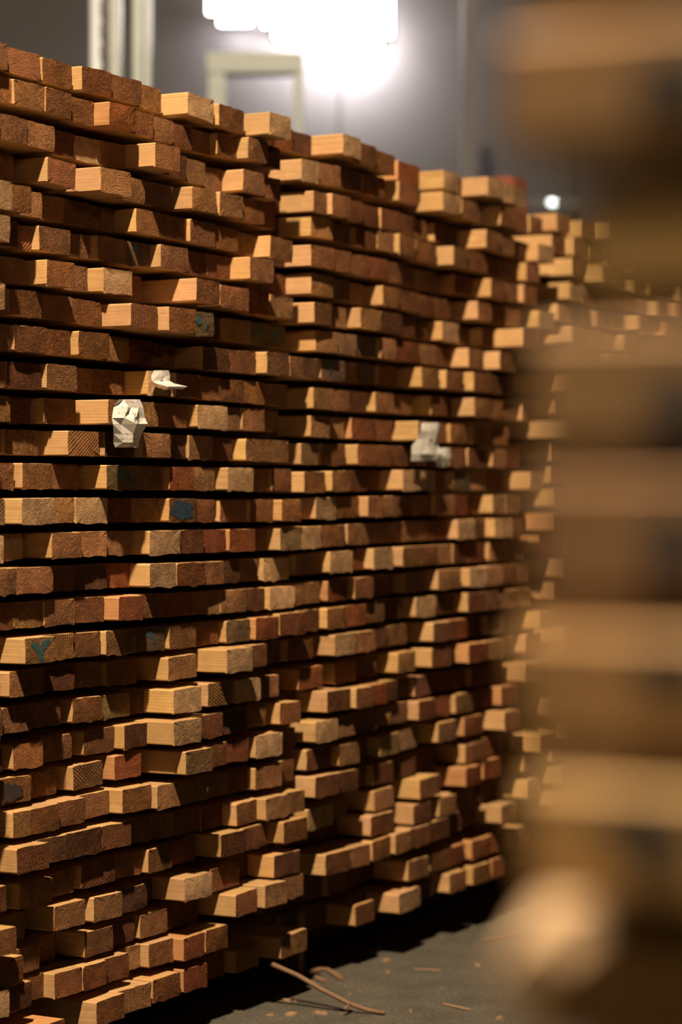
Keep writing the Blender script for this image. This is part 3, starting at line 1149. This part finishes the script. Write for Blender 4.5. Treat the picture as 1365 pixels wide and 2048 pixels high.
new_obj('side_shoot', mesh_from('side_shoot', [q - Vector(tw.location) for q in v], f, [M_TWIG], smooth=True), tw)


def stick(name, label, cat, pts, rad, mat, flatz=1.0):
    P = [gnd(a, b, rad * flatz) for a, b in pts]
    org = P[0].copy()
    org.z = 0
    v, f = tube_geo(P, [rad * R.uniform(.8, 1.1) for _ in P], 7)
    v = [Vector((q.x, q.y, rad * flatz + (q.z - rad * flatz) * flatz)) - org for q in v]
    o = new_obj(name, mesh_from(name, v, f, [mat]))
    o.location = org
    tag(o, label, cat)
    return o


stick('bark_strip', 'curled bark strip in the shadow edge beside the twig', 'bark', [(626, 1942), (640, 1938), (655, 1938), (672, 1948), (684, 1958)], .008, M_TWIG, .5)
stick('bark_strip', 'second bark strip lying just left of the curled one', 'bark', [(628, 1950), (640, 1958), (652, 1963)], .007, M_TWIG, .5)
stick('stick', 'thin stick lying at right near the blurred foreground', 'stick', [(962, 1882), (1000, 1876), (1042, 1867)], .005, M_TWIG, .7)
stick('stick', 'thin pale stick lying on open floor right of the twig', 'stick', [(888, 2008), (915, 2014), (942, 2020)], .003, M_CHIP, .8)
stick('stick', 'shadow of the leaning twig, put in as a thin dark stick', 'stick', [(585, 1998), (640, 2008), (705, 2022)], .003, M_BARK_SHADOW, .8)  # dark tube put in as the cast shadow of the twig
stick('stick', 'fine straw-like stick on the floor below the middle stack', 'stick', [(828, 1938), (855, 1939), (882, 1941)], .002, M_CHIP, .8)
stick('stick', 'pale stick at the shadow edge below the middle stack', 'stick', [(732, 1906), (748, 1902), (765, 1898)], .004, M_CHIP, .6)


def chip(label, xp, yp, wpx, ang, mat):
    c = gnd(xp, yp, 0)
    L = wpx * c.y / F_PX
    n = 9
    V = []
    for k in range(n):
        a = 2 * math.pi * k / n
        V.append((L / 2 * math.cos(a) * R.uniform(.75, 1.05), L * .24 * math.sin(a) * R.uniform(.5, 1.1)))
    hgt = .004
    v = [(a, b, .0003) for a, b in V] + [(a * .9, b * .9, hgt * R.uniform(.7, 1.6)) for a, b in V]
    f = [tuple(reversed(range(n))), tuple(range(n, 2 * n))] + [(i, (i + 1) % n, (i + 1) % n + n, i + n) for i in range(n)]
    o = new_obj('wood_chip', mesh_from('wood_chip', v, f, [mat]))
    o.location = c
    o.rotation_euler = (0, 0, ang)
    tag(o, label, 'wood chip', 'wood chips on the floor')


for lab, xp, yp, wp in (('orange-brown wood chip at the left of the dark twig shadow', 573, 2003, 24),
                        ('flat wood chip at the bottom edge below the twig', 583, 2030, 40),
                        ('narrow wood chip right beside the flat one at the bottom', 642, 2028, 34),
                        ('upright-looking tan wood chip near the shadow edge, below the pale stick', 773, 1922, 24),
                        ('small pale wood chip in the middle of the open floor', 775, 1946, 12),
                        ('wood chip at the right near the blurred foreground', 956, 1933, 16),
                        ('tiny wood chip right of the chip by the blurred foreground', 1004, 1936, 9),
                        ('reddish wood chip at the bottom right of the open floor', 1003, 2038, 26),
                        ('pale sliver of wood at the bottom left corner of the lit floor', 540, 2032, 20),
                        ('small wood chip under the end of the twig', 700, 1990, 10),
                        ('thin wood chip at lower centre of the open floor', 822, 2024, 20),
                        ('wood chip at the top of the lit floor below the far planks', 940, 1842, 12)):
    chip(lab, xp, yp, wp, R.uniform(0, 3), M_CHIP)

vs_, fs_ = [], []
for k in range(420):
    px_, py_ = R.uniform(-.5, 1.3), R.uniform(4.4, 7.2)
    pq = (Vector((px_, py_, 0)) - P0).dot(N)
    if pq < -0.25:
        continue
    L, wd, an = R.uniform(.002, .007), R.uniform(.0008, .002), R.uniform(0, math.pi)
    n0 = len(vs_)
    c_, s__ = math.cos(an), math.sin(an)
    for a, b, zz in ((-L, -wd, 0), (L, -wd, 0), (L * .8, wd, 0), (-L * .9, wd, 0), (0, 0, wd * 1.6)):
        vs_.append((px_ + a * c_ - b * s__, py_ + a * s__ + b * c_, zz + .0003))
    fs_ += [(n0, n0 + 1, n0 + 4), (n0 + 1, n0 + 2, n0 + 4), (n0 + 2, n0 + 3, n0 + 4), (n0 + 3, n0, n0 + 4), (n0 + 3, n0 + 2, n0 + 1, n0)]
crumbs = new_obj('wood_crumbs', mesh_from('wood_crumbs', vs_, fs_, [M_TWIG]))
tag(crumbs, 'fine crumbs of bark and sawdust scattered over the floor', 'debris', kind='stuff')

# ---------------------------------------------------------------- foreground stack, far out of focus
GZ = 0.99
G = Vector(((1050 - CX) / F_PX * GZ, GZ, 0))
FG_ANG = FACE_ANG + math.pi
FG_L = 1.5


def fg_t(xe):
    t = (xe - CX) / F_PX
    return (t * G.y - G.x) / (N.x - t * N.y)


FG = [(180, 1022, .006), (477, 1172, .003), (774, 1085, .004), (1071, 1082, .006), (1368, 1062, .011), (1665, 1088, .017), (1962, 1056, .008)]
fg_rest = []


def fg_matrix(xe, zc, off, col):
    loc = G + N * fg_t(xe) + D * (BOARD_W / 2 + col * BOARD_W * 1.01 - off)
    loc.z = zc - BOARD_H / 2
    return Matrix.Translation(loc) @ Matrix.Rotation(FG_ANG, 4, 'Z')


zc0 = CAM_Z - (180 - HZ) * .985 / F_PX
PITCH = 297 * .985 / F_PX
for k, (yc, xe, off) in enumerate(FG):
    zc = zc0 - PITCH * k
    geo = plank_geo(BOARD_W, BOARD_H, FG_L, '')
    o = new_obj('plank', build_mesh('plank', [geo]))
    o.matrix_world = fg_matrix(xe, zc, off, 0)
    tag(o, 'blurred plank %s from top in the foreground stack at the right' % ORD[k + 1], 'plank', 'planks of the foreground stack')
    marks = {0: [(1352, 172, .019, .011)], 2: [(1358, 815, .016, .013)], 3: [(1358, 1085, .014, .015)], 4: [(1362, 1290, .016, .010)], 5: [(1300, 1568, .015, .010), (1345, 1660, .015, .012)]}  # blots nearest the gaps are shade put in as colour, others paint
    for (mx_, my_, rx, rz) in marks.get(k, []):
        yy = fg_t(mx_) - fg_t(xe)
        zl = CAM_Z - (my_ - HZ) * .965 / F_PX - (zc - BOARD_H / 2)
        pts = ragged(yy, max(.014, min(BOARD_H - .012, zl)), rx, rz, 16)
        mk = new_obj('paint_or_shade_mark', mesh_from('paint_or_shade_mark', [(BOARD_W / 2 + .0008, a, b) for a, b in pts], [tuple(range(16))], [M_BLUE]), o)
        mk['label'] = 'dark blue blot, paint mixed with gap shade'
    for col in (1, 2):
        M = fg_matrix(xe + R.uniform(0, 40), zc, 0, col)
        fg_rest.append(world_part(None, plank_geo(BOARD_W, BOARD_H, FG_L, ''), M))
for k in list(range(-10, 0)) + list(range(7, 20)):
    zc = zc0 - PITCH * k
    if zc < BOARD_H:
        break
    for col in (0, 1, 2):
        fg_rest.append(world_part(None, plank_geo(BOARD_W, BOARD_H, FG_L, ''), fg_matrix(1060 + R.uniform(-30, 60), zc, R.uniform(-.004, .006) if col == 0 else 0, col)))
zlow = zc + PITCH - BOARD_H / 2
# unseen columns added along the aisle to keep the aisle lamp off low rows
for k in range(-10, 20):
    zc = zc0 - PITCH * k
    if zc < BOARD_H:
        break
    for col in range(3, 38):
        t_ = fg_t(1100 + R.uniform(-20, 40))
        loc = G + N * t_ + D * (col * BOARD_W * 1.01 + BOARD_W / 2)
        v_, f_ = box_geo(-BOARD_W / 2, BOARD_W / 2, 0, FG_L, -BOARD_H / 2, BOARD_H / 2)
        M = Matrix.Translation((loc.x, loc.y, zc)) @ Matrix.Rotation(FG_ANG, 4, 'Z')
        fg_rest.append(([tuple(M @ Vector(q)) for q in v_], f_, [1, 1, 0, 0, 1, 1], [(a + .03, b + col, c + .02) for a, b, c in v_], tint_for(''), (.42, .25, .11)))
o = new_obj('foreground_lumber', build_mesh('foreground_lumber', fg_rest))
tag(o, 'planks above, below and behind the front ones of the blurred foreground stack', 'lumber', kind='stuff')

M_STRIP = plain('raw_spacer_wood', (0.36, 0.25, 0.14), 0.75, noise=(30, .2))


def fg_spacer(k, x0, label, off=0.0, wd=.036, yaw=0.0, L=.32):
    """spacer strip in the gap under foreground row k"""
    zc = zc0 - PITCH * k - PITCH / 2
    hgt = PITCH - BOARD_H - .0008
    o = bevel_box('spacer_strip', (wd, L, hgt), M_STRIP, .0012)
    c = G + N * (fg_t(x0) + wd / 2) + D * (L / 2 - off)
    o.location = (c.x, c.y, zc - hgt / 2)
    o.rotation_euler = (0, 0, FG_ANG + math.pi / 2 + math.pi / 2 - math.pi / 2 + yaw)
    o.rotation_euler = (0, 0, math.atan2(N.y, N.x) + yaw)
    tag(o, label, 'spacer', 'spacer strips of the foreground stack')
    return o


fg_spacer(2, 1090, 'blurred spacer strip under the third plank of the foreground stack', .002)
fg_spacer(3, 1095, 'blurred spacer strip under the fourth plank of the foreground stack', .004)
fg_spacer(4, 1100, 'blurred spacer strip under the fifth plank of the foreground stack', .010)

# warped strip that pokes out towards us low down, twisted and drooping at its free end
zc = zc0 - PITCH * 5 - PITCH / 2
hgt = PITCH - BOARD_H - .0012
base = G + N * (fg_t(1185))
V, Fc = [], []
stations = [(.22, 0, 0), (.03, 0, 0), (-.018, 0, 0), (-.030, .25, -.002), (-.046, .55, -.008), (-.062, .72, -.013)]
for y_, tw_, dz in stations:
    for a, b in ((-.0135, -hgt / 2), (.0135, -hgt / 2), (.0135, hgt / 2), (-.0135, hgt / 2)):
        ca, sa = math.cos(tw_), math.sin(tw_)
        V.append(N * (a * ca - b * sa) + D * y_ + UP * (a * sa + b * ca + dz))
for i in range(len(stations) - 1):
    for k in range(4):
        k2 = (k + 1) % 4
        Fc.append((i * 4 + k, i * 4 + k2, i * 4 + 4 + k2, i * 4 + 4 + k))
Fc += [(3, 2, 1, 0), tuple(range(len(V) - 4, len(V)))]
o = new_obj('spacer_strip', mesh_from('spacer_strip', V, Fc, [M_STRIP]))
o.location = (base.x, base.y, zc)
tag(o, 'bright tilted spacer strip poking out low in the foreground stack', 'spacer', 'spacer strips of the foreground stack')
